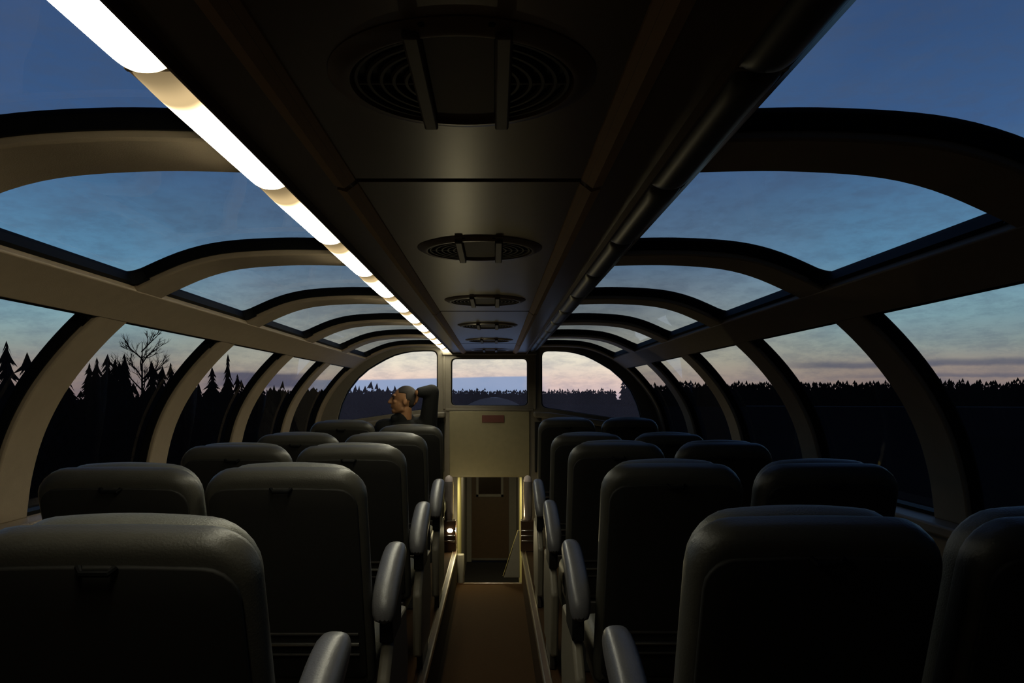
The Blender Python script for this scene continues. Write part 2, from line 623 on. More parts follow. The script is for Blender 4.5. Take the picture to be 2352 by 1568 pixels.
AISLE = .285
DROP = -.30
AEND = 7.02
mb = MB()
mb.prism_y([(-1.68, 0), (-AISLE, 0), (-AISLE, DROP), (AISLE, DROP), (AISLE, 0), (1.68, 0), (1.68, DROP - .06), (-1.68, DROP - .06)], BACK, AEND)
mb.box(-1.68, -AISLE - .02, AEND, END + .1, DROP - .06, 0)
mb.box(AISLE + .02, 1.68, AEND, END + .1, DROP - .06, 0)
struct(mb.build('floor', 'carpet', smooth=False), 'brown carpeted floor with sunken centre aisle', 'floor')
for side in (-1, 1):
    mb = MB()
    x0 = AISLE - .006
    strip = None
    trim_no += 1
    mb = MB()
    for (p0, p1) in ((x0, x0 + .009), (x0 + .031, x0 + .040)):
        mb.prism_y([(side * p0, .0005), (side * (p0 + .001), .008), (side * (p1 - .001), .008), (side * p1, .0005)], BACK, AEND)
    mb.prism_y([(side * x0, -.028), (side * x0, .002), (side * (x0 + .005), .002), (side * (x0 + .005), -.028)], BACK, AEND)
    strip = mb.build('trim_%d' % trim_no, 'alu', smooth=False)
    struct(strip, 'shiny metal edge strip along the %s side of the aisle' % SIDE[side], 'edge strip')
    mb = MB()
    mb.prism_y([(side * (x0 + .009), .0005), (side * (x0 + .009), .003), (side * (x0 + .031), .003), (side * (x0 + .031), .0005)], BACK, AEND)
    mb.build('tread_insert', 'wood', strip, smooth=False)

# unseen wall pulled close behind the camera to block light from the rear
mb = MB()
mb.box(-1.75, 1.75, BACK - .08, BACK, DROP, 2.1)
struct(mb.build('wall_back', 'wood'), 'unseen dark wall added close behind the camera to block light', 'wall')

# ------------------------------------------------------------------ ceiling
def mirror_section(pts):
    return [(-x, z) for x, z in pts[::-1]] + list(pts)
H = lambda v: EYE + v
sec_half = [(0, .412), (.215, .412), (.222, .402), (.25, .402), (.328, .402), (.331, .386), (.335, .386), (.338, .436), (.434, .438), (.436, .432), (.456, .446), (.458, .52)]  # thin downward fin added to shield the right side from the lamps
segs = [(BACK, 1.50), (1.525, 3.80), (3.825, 6.10), (6.125, END)]
mb = MB()
for side in (-1, 1):        # sloping side panels run through; the lip is a little narrower over the lit lamps
    pts = [(x, z) for x, z in sec_half if x > .2]
    if side < 0:
        pts = [({.436: .436, .456: .440, .458: .441}.get(x, x), z) for x, z in pts]
    pts = pts + [(.212, .52)]
    mb.prism_y([(side * x, H(z)) for x, z in pts], BACK, END)
for a, b in segs:
    mb.prism_y([(-.2149, H(.412)), (.2149, H(.412)), (.2149, H(.50)), (-.2149, H(.50))], a, b)
co = mb.build('ceiling', 'ceiling', smooth=False)
struct(co, 'dark ceiling duct with recessed centre panel and joints', 'ceiling')
mb = MB()
mb.prism_y([(-.21, H(.44)), (.21, H(.44)), (.21, H(.49)), (-.21, H(.49))], BACK + .01, END - .01)
mb.build('backing', 'ceiling_gap', co, smooth=False)
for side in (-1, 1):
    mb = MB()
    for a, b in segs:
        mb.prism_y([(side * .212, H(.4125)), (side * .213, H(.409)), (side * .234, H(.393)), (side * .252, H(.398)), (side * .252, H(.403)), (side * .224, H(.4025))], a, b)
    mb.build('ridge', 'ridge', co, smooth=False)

# ------------------------------------------------------------------ ceiling lamps
def lamp_mesh(sgn):
    nu, nv = 13, 40
    vs, fs = [], []
    L = LAMP_LEN
    for j in range(nv):
        v = j / (nv - 1)
        e = min(1, max(0, v / .16)) if v < .5 else min(1, max(0, (1 - v) / .09))
        e = math.sqrt(max(0, 1 - (1 - e) ** 2))
        for i in range(nu):
            u = -1 + 2 * i / (nu - 1)
            x = .3955 + .0375 * u * (.86 + .14 * e)
            z = .4290 - (.003 + .016 * e) * (1 - abs(u) ** 2.4)
            vs.append((sgn * x, .006 + (L - .012) * v, z))
    for j in range(nv - 1):
        for i in range(nu - 1):
            fs.append((j * nu + i, j * nu + i + 1, (j + 1) * nu + i + 1, (j + 1) * nu + i))
    k = nu * nv
    # closed back of the diffuser
    vs += [(p[0], p[1], .4355) for p in vs[:k]]
    for j in range(nv - 1):
        for i in range(nu - 1):
            fs.append((k + j * nu + i, k + (j + 1) * nu + i, k + (j + 1) * nu + i + 1, k + j * nu + i + 1))
    rim = [i for i in range(nu)] + [j * nu + nu - 1 for j in range(1, nv)] + [(nv - 1) * nu + i for i in range(nu - 2, -1, -1)] + [j * nu for j in range(nv - 2, 0, -1)]
    for a, b in zip(rim, rim[1:] + rim[:1]):
        fs.append((a, a + k, b + k, b))
    return MB().add(vs, fs)

ORD = ['first', 'second', 'third', 'fourth', 'fifth', 'sixth', 'seventh', 'eighth', 'ninth', 'tenth', 'eleventh', 'twelfth', 'thirteenth', 'fourteenth', 'fifteenth', 'sixteenth']
Y0 = 1.04
for side in (-1, 1):
    proto = None
    nlamp = 0
    for k in range(-1, 11):
        y = Y0 + LAMP_LEN * k
        lit = side < 0
        if proto is None:
            o = lamp_mesh(side).build('ceiling_lamp', 'lamp' if lit else 'lamp_off', angle=60)
            e = MB().box(min(side * .358, side * .433), max(side * .358, side * .433), -.004, .006, .4275, .436).build('end_trim', 'lamp_end', o)
            proto = o
        else:
            o = copy_tree(proto)
        o.location = (0, y, EYE)
        if y + LAMP_LEN < .45:
            lab = 'ceiling lamp segment of the %s row behind the camera' % SIDE[side]
        else:
            nlamp += 1
            lab = ('%s lit cream ceiling lamp from the camera in the glowing strip over the left windows' if lit else
                   '%s unlit dark ceiling lamp from the camera in the strip over the right windows') % ORD[nlamp - 1]
        tag(o, lab, 'ceiling lamp', 'lit lamps of the left ceiling strip' if lit else 'unlit lamps of the right ceiling strip')

# ------------------------------------------------------------------ ceiling vents
def make_vent():
    root = thing('ceiling_vent', (0, 0, 0), 'x', 'ceiling vent', 'round vents along the ceiling')
    Rv = .150
    bar = .052
    mb = MB()
    mb.lathe((0, 0, 0), [(.002, -.001), (Rv, -.001), (Rv, .004), (.002, .004)], 48)
    mb.build('dark_disc', 'black', root)
    mb = MB()
    mb.lathe((0, 0, 0), [(Rv - .010, .001), (Rv - .006, -.010), (Rv + .004, -.010), (Rv + .022, -.001), (Rv + .022, .002)], 64)
    mb.v = mb.v
    # ring only: drop the end caps
    mb.f = [f for f in mb.f if len(f) == 4]
    mb.build('rim', 'ceiling', root)
    for sgn in (-1, 1):
        mb = MB()
        for r in (.072, .088, .104, .120, .136):
            a0 = math.acos(min(1, bar / r))
            pts = [(sgn * r * math.cos(a), r * math.sin(a), -.004) for a in np.linspace(-a0, a0, 22)]
            mb.tube(pts, .0038, 6)
        mb.tube([(sgn * bar, 0, -.004), (sgn * (Rv - .012), 0, -.004)], .003, 6)
        mb.build('grille', 'vent', root)
        hh = math.sqrt((Rv + .01) ** 2 - bar ** 2)
        mb = MB()
        mb.box(sgn * bar - .010, sgn * bar + .010, -hh, hh, -.016, .001)
        b = mb.build('bar', 'vent_bar', root, bevel=.003)
        b.rotation_euler = (0, 0, 0)
        for yy in (-hh - .006, hh + .004):
            MB().lathe((sgn * (bar - .014), yy, 0), [(.006, .001), (.006, -.004), (.003, -.006)], 10).build('screw', 'black', root)
    mb = MB()
    mb.box(-bar + .011, bar - .011, -Rv + .008, Rv - .008, -.003, .001)
    mb.build('centre_plate', 'plate', root, smooth=False)
    return root
vents = None
for k in range(6):
    y = 1.03 + 1.17 * k
    o = make_vent() if vents is None else copy_tree(vents)
    vents = vents or o
    o.location = (.008, y, H(.4115))
    o['label'] = '%s round vent from the camera, two half grilles in the ceiling' % ORD[k]

# ------------------------------------------------------------------ end wall with three windows
def fill_holes(name, outer, holes, y, thick, mat, parent=None):
    cu = bpy.data.curves.new(name, 'CURVE')
    cu.dimensions = '2D'
    cu.fill_mode = 'BOTH'
    cu.extrude = thick / 2
    cu.bevel_depth = .004
    cu.bevel_resolution = 1
    for loop in [outer] + holes:
        sp = cu.splines.new('POLY')
        sp.points.add(len(loop) - 1)
        for p, (x, z) in zip(sp.points, loop):
            p.co = (x, z, 0, 1)
        sp.use_cyclic_u = True
    tmp = bpy.data.objects.new(name, cu)
    COL.objects.link(tmp)
    dg = bpy.context.evaluated_depsgraph_get()
    me = bpy.data.meshes.new_from_object(tmp.evaluated_get(dg))
    bpy.data.objects.remove(tmp)
    bpy.data.curves.remove(cu)
    me.name = name
    me.transform(Matrix.Translation((0, y, 0)) @ Matrix.Rotation(R(90), 4, 'X'))
    me.materials.clear()
    me.materials.append(MAT[mat])
    o = bpy.data.objects.new(name, me)
    COL.objects.link(o)
    if parent is not None: o.parent = parent
    return o

def px(xp, yp, Z):
    """point of the photograph's frame on the plane Z metres ahead"""
    return CX + (xp - 1137) * Z / 1829.0, EYE - (yp - 912) * Z / 1829.0

def round_poly(pts, rads, seg=6):
    out = []
    k = len(pts)
    for i in range(k):
        p = Vector(pts[i]); a = Vector(pts[i - 1]); b = Vector(pts[(i + 1) % k])
        r = rads[i]
        if r <= 0:
            out.append(tuple(p)); continue
        u = (a - p).normalized(); v = (b - p).normalized()
        p0 = p + u * r; p1 = p + v * r
        for j in range(seg + 1):
            t = j / seg
            out.append(tuple((1 - t) ** 2 * p0 + 2 * t * (1 - t) * p + t * t * p1))
    return out

outer = []
for s in np.linspace(0, SMAX, 40):
    x, z = prof(s, .02)
    outer.append((float(x), float(z)))
outer = [(-x, z) for x, z in outer[::-1]] + outer
# notch for the stairs at the bottom
ST = .30
HDR = EYE - .727
outer = [(-1.60, -.05)] + outer + [(1.60, -.05), (ST, -.05), (ST, HDR), (-ST, HDR), (-ST, -.05)]
cw = round_poly([(-.355, EYE - .080), (.355, EYE - .080), (.355, EYE + .358), (-.355, EYE + .358)], [.045] * 4)
def side_win(sg):
    arc = [(.60, .432), (.70, .428), (.78, .416), (.87, .393), (.95, .358), (1.02, .320), (1.12, .258), (1.215, .172), (1.30, .060), (1.355, -.060), (1.385, -.167), (1.393, -.23)]
    q = [(.470, -.095), (.470, .430)] + arc
    rad = [.05, .06] + [0] * (len(arc) - 1) + [.03]
    pts = round_poly([(sg * x, EYE + z) for x, z in q], rad)
    return pts
wl, wr = side_win(-1), side_win(1)
END_Y = END + .03
fw = fill_holes('wall_front', outer, [cw, wl, wr], END_Y, .05, 'front')
struct(fw, 'beige front wall with three windows over a bulkhead', 'wall')
for sg, loop, nm in ((0, cw, 'square middle'), (-1, wl, 'left quarter round'), (1, wr, 'right quarter round')):
    win_no += 1
    cx = sum(p[0] for p in loop) / len(loop); cz = sum(p[1] for p in loop) / len(loop)
    big = [(cx + (x - cx) * 1.02, cz + (z - cz) * 1.02) for x, z in loop]
    mb = MB()
    mb.prism_y(big, END_Y + .028, END_Y + .034)
    g = mb.build('window_%d' % win_no, 'glass_end', smooth=False)
    struct(g, '%s window in the front wall of the dome' % nm, 'window')
    # rubber bead round the pane
    mb = MB()
    ring = loop + loop[:1]
    pts = [(x, END_Y + .014, z) for x, z in loop]
    kk = len(pts)
    vs = []
    for (x, y, z) in pts:
        ux, uz = cx - x, cz - z
        l = math.hypot(ux, uz)
        ux, uz = ux / l, uz / l
        vs += [(x - ux * .004, y - .036, z - uz * .004), (x + ux * .014, y - .030, z + uz * .014), (x + ux * .014, y + .012, z + uz * .014), (x - ux * .004, y + .012, z - uz * .004)]
    fs = []
    for i in range(kk):
        j = (i + 1) % kk
        for t in range(4):
            fs.append((i * 4 + t, i * 4 + (t + 1) % 4, j * 4 + (t + 1) % 4, j * 4 + t))
    mb.add(vs, fs)
    mb.build('gasket', 'rubber', g)
# header trim above the middle window and sill moulding below it
mb = MB()
mb.box(-.43, .43, END - .035, END + .01, EYE + .385, EYE + .41)
mb.box(-.40, .40, END - .012, END + .01, EYE - .125, EYE - .105)
for sg in (-1, 1):
    mb.box(sg * .415 - .010, sg * .415 + .010, END - .014, END + .01, EYE - .11, EYE + .39)
trim_no += 1
struct(mb.build('trim_%d' % trim_no, 'front', bevel=.004), 'mouldings framing the middle front window', 'moulding')
# bulkhead panel over the stairs
mb = MB()
mb.prism_x([(END - .012, EYE - .128), (END - .012, HDR + .02), (END - .004, HDR), (END + .02, HDR), (END + .02, EYE - .128)], -.365, .365)
trim_no += 1
struct(mb.build('trim_%d' % trim_no, 'bulk', bevel=.004), 'plain olive bulkhead panel over the stair opening', 'panel')
x0, z1 = px(1107, 953, END); x1, z0 = px(1158, 970, END)
tag(MB().box(x0, x1, END - .020, END - .011, z0, z1).build('plaque', 'plaque', bevel=.002), 'small dark red plaque on the bulkhead panel below the middle front window', 'plaque')
# black recessed posts and ledges either side of the bulkhead
for sg in (-1, 1):
    mb = MB()
    mb.box(sg * .44 - .028, sg * .44 + .028, END - .05, END + .01, EYE - .68, EYE - .225)
    trim_no += 1
    struct(mb.build('trim_%d' % trim_no, 'black', bevel=.004), 'black upright strip on the %s of the bulkhead' % SIDE[sg], 'strip')
    mb = MB()
    mb.prism_y([(sg * .40, EYE - .13), (sg * .56, EYE - .14), (sg * 1.36, EYE - .26), (sg * 1.52, EYE - .40), (sg * 1.52, EYE - .46), (sg * 1.36, EYE - .32), (sg * .56, EYE - .19), (sg * .40, EYE - .18)], END - .16, END + .005)
    trim_no += 1
    struct(mb.build('trim_%d' % trim_no, 'front', bevel=.012), 'sloping ledge under the %s front window' % SIDE[sg], 'ledge')
    mb = MB()
    mb.box(min(sg * .475, sg * .54), max(sg * .475, sg * .54), END - .15, END + .005, .0, EYE - .16)
    trim_no += 1
    struct(mb.build('trim_%d' % trim_no, 'front', bevel=.008), 'beige pilaster on the %s of the stair opening' % SIDE[sg], 'pilaster')

# ------------------------------------------------------------------ stairwell and lower door
FL = EYE - 2.39
DY = 11.6
mb = MB()
mb.box(-ST - .05, -ST, END - .24, END + 1.2, -1.4, HDR + .25)
mb.box(ST, ST + .05, END - .24, END + 1.2, -1.4, -.0)
mb.box(ST, ST + .05, END + .06, END + 1.2, -1.4, HDR + .25)
mb.v = [v for v in mb.v]
trim_no += 1
mbs = MB()
mbs.box(-ST - .05, -ST, AEND, END + 1.0, -1.5, 0)
mbs.box(ST, ST + .05, AEND, END + 1.0, -1.5, 0)
mbs.box(-ST - .05, -ST, END + .055, END + 1.0, 0, .66)
mbs.box(ST, ST + .05, END + .055, END + 1.0, 0, .66)
struct(mbs.build('trim_%d' % trim_no, 'stair', smooth=False), 'cream side walls of the stairs going down', 'stair wall')
mb = MB()
mb.box(-.42, -.36, END + 1.0, DY, FL, .66)
mb.box(.36, .42, END + 1.0, DY, FL, .66)
mb.box(-.42, -ST - .05, END + .95, END + 1.0, FL, .66)
mb.box(ST + .05, .42, END + .95, END + 1.0, FL, .66)
trim_no += 1
struct(mb.build('trim_%d' % trim_no, 'grayp', smooth=False), 'gray side walls of the lower passage', 'wall')
mb = MB()
mb.box(-.5, .5, END + .055, DY + .1, .66, .70)
trim_no += 1
struct(mb.build('trim_%d' % trim_no, 'grayp', smooth=False), 'low ceiling of the passage under the dome', 'ceiling')
mb = MB()
mb.box(-.5, .5, AEND - .1, DY + .1, FL - .06, FL)
trim_no += 1
struct(mb.build('trim_%d' % trim_no, 'panel', smooth=False), 'dark floor of the lower passage', 'floor')
# flight of steps
mb = MB()
for k in range(4):
    zt = DROP - .155 * (k + 1)
    mb.box(-ST, ST, AEND + .22 * k, AEND + .22 * (k + 1), FL, zt)
steps = mb.build('stairs', 'panel', smooth=False)
struct(steps, 'steep flight of steps down from the aisle to the lower passage', 'stairs')
mb = MB()
for k in range(4):
    zt = DROP - .155 * (k + 1)
    mb.box(-ST, ST, AEND + .22 * (k + 1) - .03, AEND + .22 * (k + 1) + .004, zt, zt + .006)
mb.build('nosing', 'alu', steps, smooth=False)
mb = MB()
mb.box(-ST, ST, AEND - .035, AEND + .006, DROP, DROP + .006)
trim_no += 1
struct(mb.build('trim_%d' % trim_no, 'wood', smooth=False), 'edge of the aisle at the top of the stairs', 'edge strip')
# door at the end
dxm = px(1126, 0, DY)[0]
mb = MB()
wz0 = EYE - 1.41
wx0, wx1 = px(1099, 0, DY)[0], px(1151, 0, DY)[0]
D0, D1 = dxm - .27, dxm + .27
mb.box(D0, wx0, DY - .04, DY, FL + .02, .64)
mb.box(wx1, D1, DY - .04, DY, FL + .02, .64)
mb.box(wx0, wx1, DY - .04, DY, FL + .02, wz0)
mb.box(wx0, wx1, DY - .04, DY, wz0 + .55, .64)
dr = mb.build('door_1', 'door', smooth=False)
struct(dr, 'brown door with a framed window at the foot of the stairs', 'door')
mb = MB()
t = .035
mb.box(wx0 - t, wx0 + .004, DY - .055, DY - .03, wz0 - t, wz0 + .59)
mb.box(wx1 - .004, wx1 + t, DY - .055, DY - .03, wz0 - t, wz0 + .59)
mb.box(wx0 - t, wx1 + t, DY - .055, DY - .03, wz0 - t, wz0 + .004)
mb.build('window_frame', 'whitep', dr, bevel=.004)
MB().box(wx0, wx1, DY - .025, DY - .015, wz0, wz0 + .55).build('pane', 'dimglass', dr)
MB().box(D0, D1, DY - .048, DY - .038, FL + .03, FL + .055).build('kick_strip', 'chrome', dr)
mb = MB()
mb.box(-.5, D0 - .002, DY - .03, DY + .02, FL, .66)
mb.box(D1 + .002, .5, DY - .03, DY + .02, FL, .66)
trim_no += 1
struct(mb.build('trim_%d' % trim_no, 'grayp', smooth=False), 'gray frame around the lower door', 'door frame')

# white triangular guard panel at the top of the stairs
ax, az = px(1193, 1323, AEND + .02); bx_, bz = px(1157, 1323, AEND + .02); tx, tz = px(1193, 1215, AEND + .02)
g = MB()
g.prism_y([(bx_, az), (ax, az), (tx, tz), (tx - .015, tz - .01)], AEND - .03, AEND - .008)
gp = g.build('guard_panel', 'whitep', smooth=False, bevel=.002)
tag(gp, 'white triangular guard panel with bright slanted edge at the top of the stairs', 'guard panel')
MB().tube([(bx_, AEND - .02, az + .01), (tx - .008, AEND - .02, tz - .004)], .010, 8).build('edge_rail', 'chrome', gp)
ax, az = px(1050, 1323, AEND); bx_, bz = px(1072, 1280, AEND); tx, tz = px(1052, 1222, AEND)
g = MB().box(px(1050, 0, AEND)[0], px(1066, 0, AEND)[0], AEND - .02, AEND + .04, DROP, px(0, 1272, AEND)[1])
tag(g.build('kick_plate', 'whitep', bevel=.01), 'pale kick plate low on the left side of the stair top', 'kick plate')

# newel posts
def make_newel(sg, lit):
    root = thing('newel_post', (-.352 if sg < 0 else .335, 6.955, 0), 'x', 'post', 'posts flanking the stair opening')
    MB().box(-.062, .062, -.05, .05, 0, .27).build('base', 'wood', root, bevel=.006)
    for k in range(3):
        MB().box(-.056, .056, -.056, .052, .085 + .045 * k, .100 + .045 * k).build('band', 'chrome', root, bevel=.004)
    mb = MB()
    mb.lathe((0, 0, 0), [(.030, .26), (.036, .275), (.041, .31), (.042, .57), (.039, .605)], 20)
    mb.build('column', 'acrylic', root)
    mb = MB()
    mb.lathe((0, 0, 0), [(.036, .600), (.037, .615), (.031, .640), (.016, .655), (.002, .659)], 20)
    mb.build('cap', 'capm', root)
    if lit:
        mb = MB()
        mb.ball((.012, -.054, .185), (.026, .014, .018), 12, 8)
        mb.build('lamp_lens', emit('step_lamp', (1.0, .93, .72), 9.0), root)
    return root
a = make_newel(-1, True)
pl = bpy.data.lights.new('post_light', 'POINT')
pl.shadow_soft_size = .02
pl.energy = 4.0
pl.color = (1.0, .86, .50)
plo = bpy.data.objects.new('post_light', pl)
COL.objects.link(plo)
plo.location = (-.352 + .085, 6.955 - .02, .185)
a['label'] = 'left post of the stair opening, dark base with a bright little lamp'
b = make_newel(1, False)
b['label'] = 'right post of the stair opening, dark base with chrome bands'

# lamp fixture under the bulkhead header, lighting the stairs
fx = thing('stair_lamp', (0, END + .40, .608), 'lamp box fixed above the stairs behind the bulkhead', 'lamp')
MB().box(-.16, .16, -.08, .08, 0, .05).build('housing', 'grayp', fx, bevel=.006)
MB().box(-.14, .14, -.06, .06, -.012, 0).build('lens', emit('stair_lens', (1.0, .90, .45), 3.0), fx)
ld = bpy.data.lights.new('stair_light', 'AREA')
ld.shape = 'RECTANGLE'
ld.size = .28; ld.size_y = .12
ld.energy = STAIR_W
ld.color = (1.0, .88, .45)
lo = bpy.data.objects.new('stair_light', ld)
COL.objects.link(lo)
lo.location = (0, END + .40, .590)

pf = thing('passage_fill', (0, 9.9, .612), 'added unseen fill lamp box on the ceiling of the lower passage', 'lamp')  # hidden fixture added to brighten the lower passage
MB().box(-.15, .15, -.08, .08, 0, .046).build('housing', 'grayp', pf, bevel=.006)
ld = bpy.data.lights.new('passage_fill_light', 'AREA')
ld.shape = 'RECTANGLE'
ld.size = .26; ld.size_y = .12
ld.energy = 5.0
ld.color = (1.0, .85, .55)
lo = bpy.data.objects.new('passage_fill_light', ld)
COL.objects.link(lo)
lo.location = (0, 9.9, .60)

# ------------------------------------------------------------------ seats
def make_seat(aisle):
    """seat facing +y, base at the floor under the back's hinge; aisle = -1/0/+1 side of the aisle armrest"""
    root = thing('dome_seat', (0, 0, 0), 'x', 'seat', 'seats of the dome')
    W = .485
    HZ, L = .40, .775
    tilt = Matrix.Translation((0, 0, HZ)) @ Matrix.Rotation(R(18), 4, 'X')
    # rear shell: flat-topped with rounded corners
    sh = rrect(-W / 2, W / 2, -.05, L - .036, .085, 6, .008, .03)
    mb = MB(); mb.add(*slab(sh, .085, .034, 5, .012, .004)); mb.xform(tilt)
    bk = mb.build('back_shell', 'shell', root, angle=80)
    # padded front with a domed head roll
    cu = rrect(-W / 2 + .022, W / 2 - .022, -.03, L - .062, .085, 6, .020, .04)
    mb = MB(); mb.add(*slab(cu, .10, .045, 5, .085, .012)); mb.xform(tilt)
    mb.build('backrest', 'vinyl', root, angle=80)
    # dark panel let into the rear
    pn = rrect(-W / 2 + .022, W / 2 - .022, 0.0, L - .080, .055, 5, .006, .02)
    mb = MB(); mb.add(*slab(pn, .012, .004, 2, -.0365, 0)); mb.xform(tilt)
    mb.build('rear_panel', 'panel', root, angle=80)
    # pull knob at the top of the rear, two metal bars low down
    mb = MB()
    mb.tube([(-.030, -.044, L - .072), (-.022, -.056, L - .078), (.022, -.056, L - .078), (.030, -.044, L - .072)], .006, 8)
    mb.xform(tilt)
    mb.build('pull_handle', 'rubber', root)
    for hz in (.098, .138, .178):
        mb = MB()
        mb.tube([(-W / 2 + .04, -.050, hz), (W / 2 - .04, -.050, hz)], .005 if hz != .138 else .007, 8)
        mb.xform(tilt)
        mb.build('rear_bar', 'chrome' if hz == .138 else 'frame', root)
    # cushion
    cs = rrect(-W / 2 + .01, W / 2 - .01, .04, .50, .05, 5, 0, .05)
    mb = MB(); vs, fs = slab(cs, .13, .045, 5, 0, .012)
    mb.add([(x, z, .40 + y) for x, y, z in vs], fs)
    mb.build('seat_cushion', 'vinyl', root, angle=80)
    MB().box(-W / 2 + .03, W / 2 - .03, -.02, .47, .27, .345).build('seat_frame', 'frame', root, bevel=.008)
    mb = MB()
    mb.prism_x([(-.02, 0), (.36, 0), (.30, .28), (.05, .28)], -.15, .15)
    mb.build('pedestal', 'panel', root, bevel=.01)
    if aisle:
        xa = aisle * (W / 2 + (.038 if aisle > 0 else .060))
        # curved padded armrest rising towards its front
        path = [(-.105, .585), (-.098, .645), (-.03, .685), (.08, .722), (.18, .752), (.255, .768), (.300, .752)]
        mb = MB()
        k = 14
        rings = []
        for i, (y, z) in enumerate(path):
            a_ = path[max(0, i - 1)]; b_ = path[min(len(path) - 1, i + 1)]
            d = Vector((0, b_[0] - a_[0], b_[1] - a_[1])).normalized()
            u = Vector((1, 0, 0)); v = d.cross(u).normalized()
            rw = (.034, .040, .042, .042, .042, .038, .026)[i]
            rh = (.030, .040, .046, .048, .046, .038, .024)[i]
            for j in range(k):
                t = 2 * math.pi * j / k
                cc, ss = math.cos(t), math.sin(t)
                cc = math.copysign(abs(cc) ** .75, cc); ss = math.copysign(abs(ss) ** .75, ss)
                mb.v.append(tuple(Vector((xa, y, z)) + u * rw * cc + v * rh * ss))
        for i in range(len(path) - 1):
            for j in range(k):
                mb.f.append((i * k + j, i * k + (j + 1) % k, (i + 1) * k + (j + 1) % k, (i + 1) * k + j))
        mb.f += [tuple(range(k))[::-1], tuple(range((len(path) - 1) * k, len(path) * k))]
        ar = mb.build('armrest', 'arm', root, angle=80)
        sub = ar.modifiers.new('round', 'SUBSURF'); sub.levels = 1; sub.render_levels = 1
        # support and side panel under it
        mb = MB()
        mb.prism_x([(-.03, .50), (.20, .50), (.24, .70), (.06, .66), (-.04, .62)], xa - .022, xa + .022)
        mb.build('arm_support', 'black', root, bevel=.006)
        mb = MB()
        mb.prism_x([(-.10, .10), (.40, .06), (.46, .30), (.40, .52), (.05, .54), (-.12, .40)], xa - .020, xa + .020)
        mb.build('side_panel', 'sidep', root, bevel=.012)
        mb = MB()
        mb.prism_x([(.02, 0), (.34, 0), (.34, .12), (.02, .12)], xa - .014, xa + .014)
        mb.build('foot', 'frame', root, bevel=.005)
    return root

protos = {}
ROWS = [1.35, 2.50, 3.65, 4.80]
rown = ['nearest row', 'second row from the camera', 'third row from the camera', 'fourth row from the camera', 'front row below the end windows']
def put_seat(side, col, row, y, dz=0.0, dx=0.0, rot=0.0):
    aisle = (-side) if col == 'aisle' and row < 4 else 0
    if aisle in protos:
        o = copy_tree(protos[aisle])
    else:
        o = protos[aisle] = make_seat(aisle)
    xc = {(-1, 'aisle'): -.6180, (-1, 'window'): -1.150, (1, 'aisle'): .6150, (1, 'window'): 1.110}[(side, col)] + dx
    o.location = (xc, y + .245, 0)
    o.scale = (1.06 if side < 0 else .93, 1, 1 + dz / 1.1)
    o.rotation_euler = (0, 0, rot)
    tint = 'gray-green' if side < 0 else 'dark'
    o['label'] = '%s vinyl %s seat left of the aisle, %s' % (tint, col, rown[row]) if side < 0 else '%s vinyl %s seat right of the aisle, %s' % (tint, col, rown[row])
    return o
for r, y in enumerate(ROWS):
    put_seat(-1, 'aisle', r, y, 0.0)
    if r: put_seat(-1, 'window', r, y)
    put_seat(1, 'aisle', r, y + (.02 if r == 0 else 0), .012 if r < 3 else 0)
    put_seat(1, 'window', r, y + (.02 if r == 0 else 0), .012 if r < 3 else 0)
put_seat(-1, 'aisle', 4, 6.22, 0.0)
put_seat(-1, 'window', 4, 6.22, .035)
put_seat(1, 'aisle', 4, 6.22, .055)
put_seat(1, 'window', 4, 6.22, .055)

# ------------------------------------------------------------------ person in the front row
pr = thing('person', (-.64, 6.60, 0), 'person in black jacket in the front row, arm behind head, looking left', 'person')
ox, oy = -.64, 6.60
def L_(x, y, z): return (x - ox, y - oy, z)
def remesh(mb, name, mat, parent, vox, smooth_it=4):
    o = mb.build(name, mat, parent)
    m = o.modifiers.new('skin', 'REMESH')
    m.mode = 'VOXEL'; m.voxel_size = vox; m.use_smooth_shade = True
    s = o.modifiers.new('soft', 'SMOOTH'); s.factor = .5; s.iterations = smooth_it
    dg = bpy.context.evaluated_depsgraph_get()
    me = bpy.data.meshes.new_from_object(o.evaluated_get(dg))
    o.modifiers.clear()
    o.data = me
    me.name = name
    if not me.materials: me.materials.append(MAT[mat])
    for p in me.polygons: p.use_smooth = True
    return o
HC = Vector((-.700, 6.50, 1.312))                      # head centre
yaw = Matrix.Rotation(R(100), 3, 'Z') @ Matrix.Rotation(R(6), 3, 'X')   # local +y is where the face points
def hd(x, y, z):
    p = HC + yaw @ Vector((x, y, z))
    return (p.x - ox, p.y - oy, p.z)
body = MB()
body.ball(hd(0, -.012, .025), (.076, .096, .090), 24, 16, yaw)      # skull
body.ball(hd(0, .020, -.030), (.062, .072, .080), 20, 14, yaw)      # face mass
body.ball(hd(0, .062, -.088), (.030, .026, .022), 14, 10, yaw)      # chin
body.capsule(hd(-.045, .0, -.070), hd(0, .062, -.092), .020, .022)  # jaw
body.capsule(hd(.045, .0, -.070), hd(0, .062, -.092), .020, .022)
body.ball(hd(0, .078, .034), (.052, .018, .014), 14, 8, yaw)        # brow
body.ball(hd(-.036, .066, -.016), (.020, .018, .016), 12, 8, yaw)   # cheeks
body.ball(hd(.036, .066, -.016), (.020, .018, .016), 12, 8, yaw)
body.capsule(hd(0, .090, .020), hd(0, .112, -.024), .009, .013)     # nose
body.ball(hd(0, .098, -.026), (.018, .012, .010), 12, 8, yaw)
body.ball(hd(0, .086, -.050), (.024, .012, .006), 12, 8, yaw)       # lips
body.ball(hd(0, .084, -.061), (.021, .012, .007), 12, 8, yaw)
for sx in (-1, 1):                                                  # ears
    body.ball(hd(sx * .077, -.012, -.004), (.009, .020, .033), 12, 10, yaw)
body.capsule(hd(0, -.025, -.06), L_(-.690, 6.52, 1.10), .052, .060)  # neck
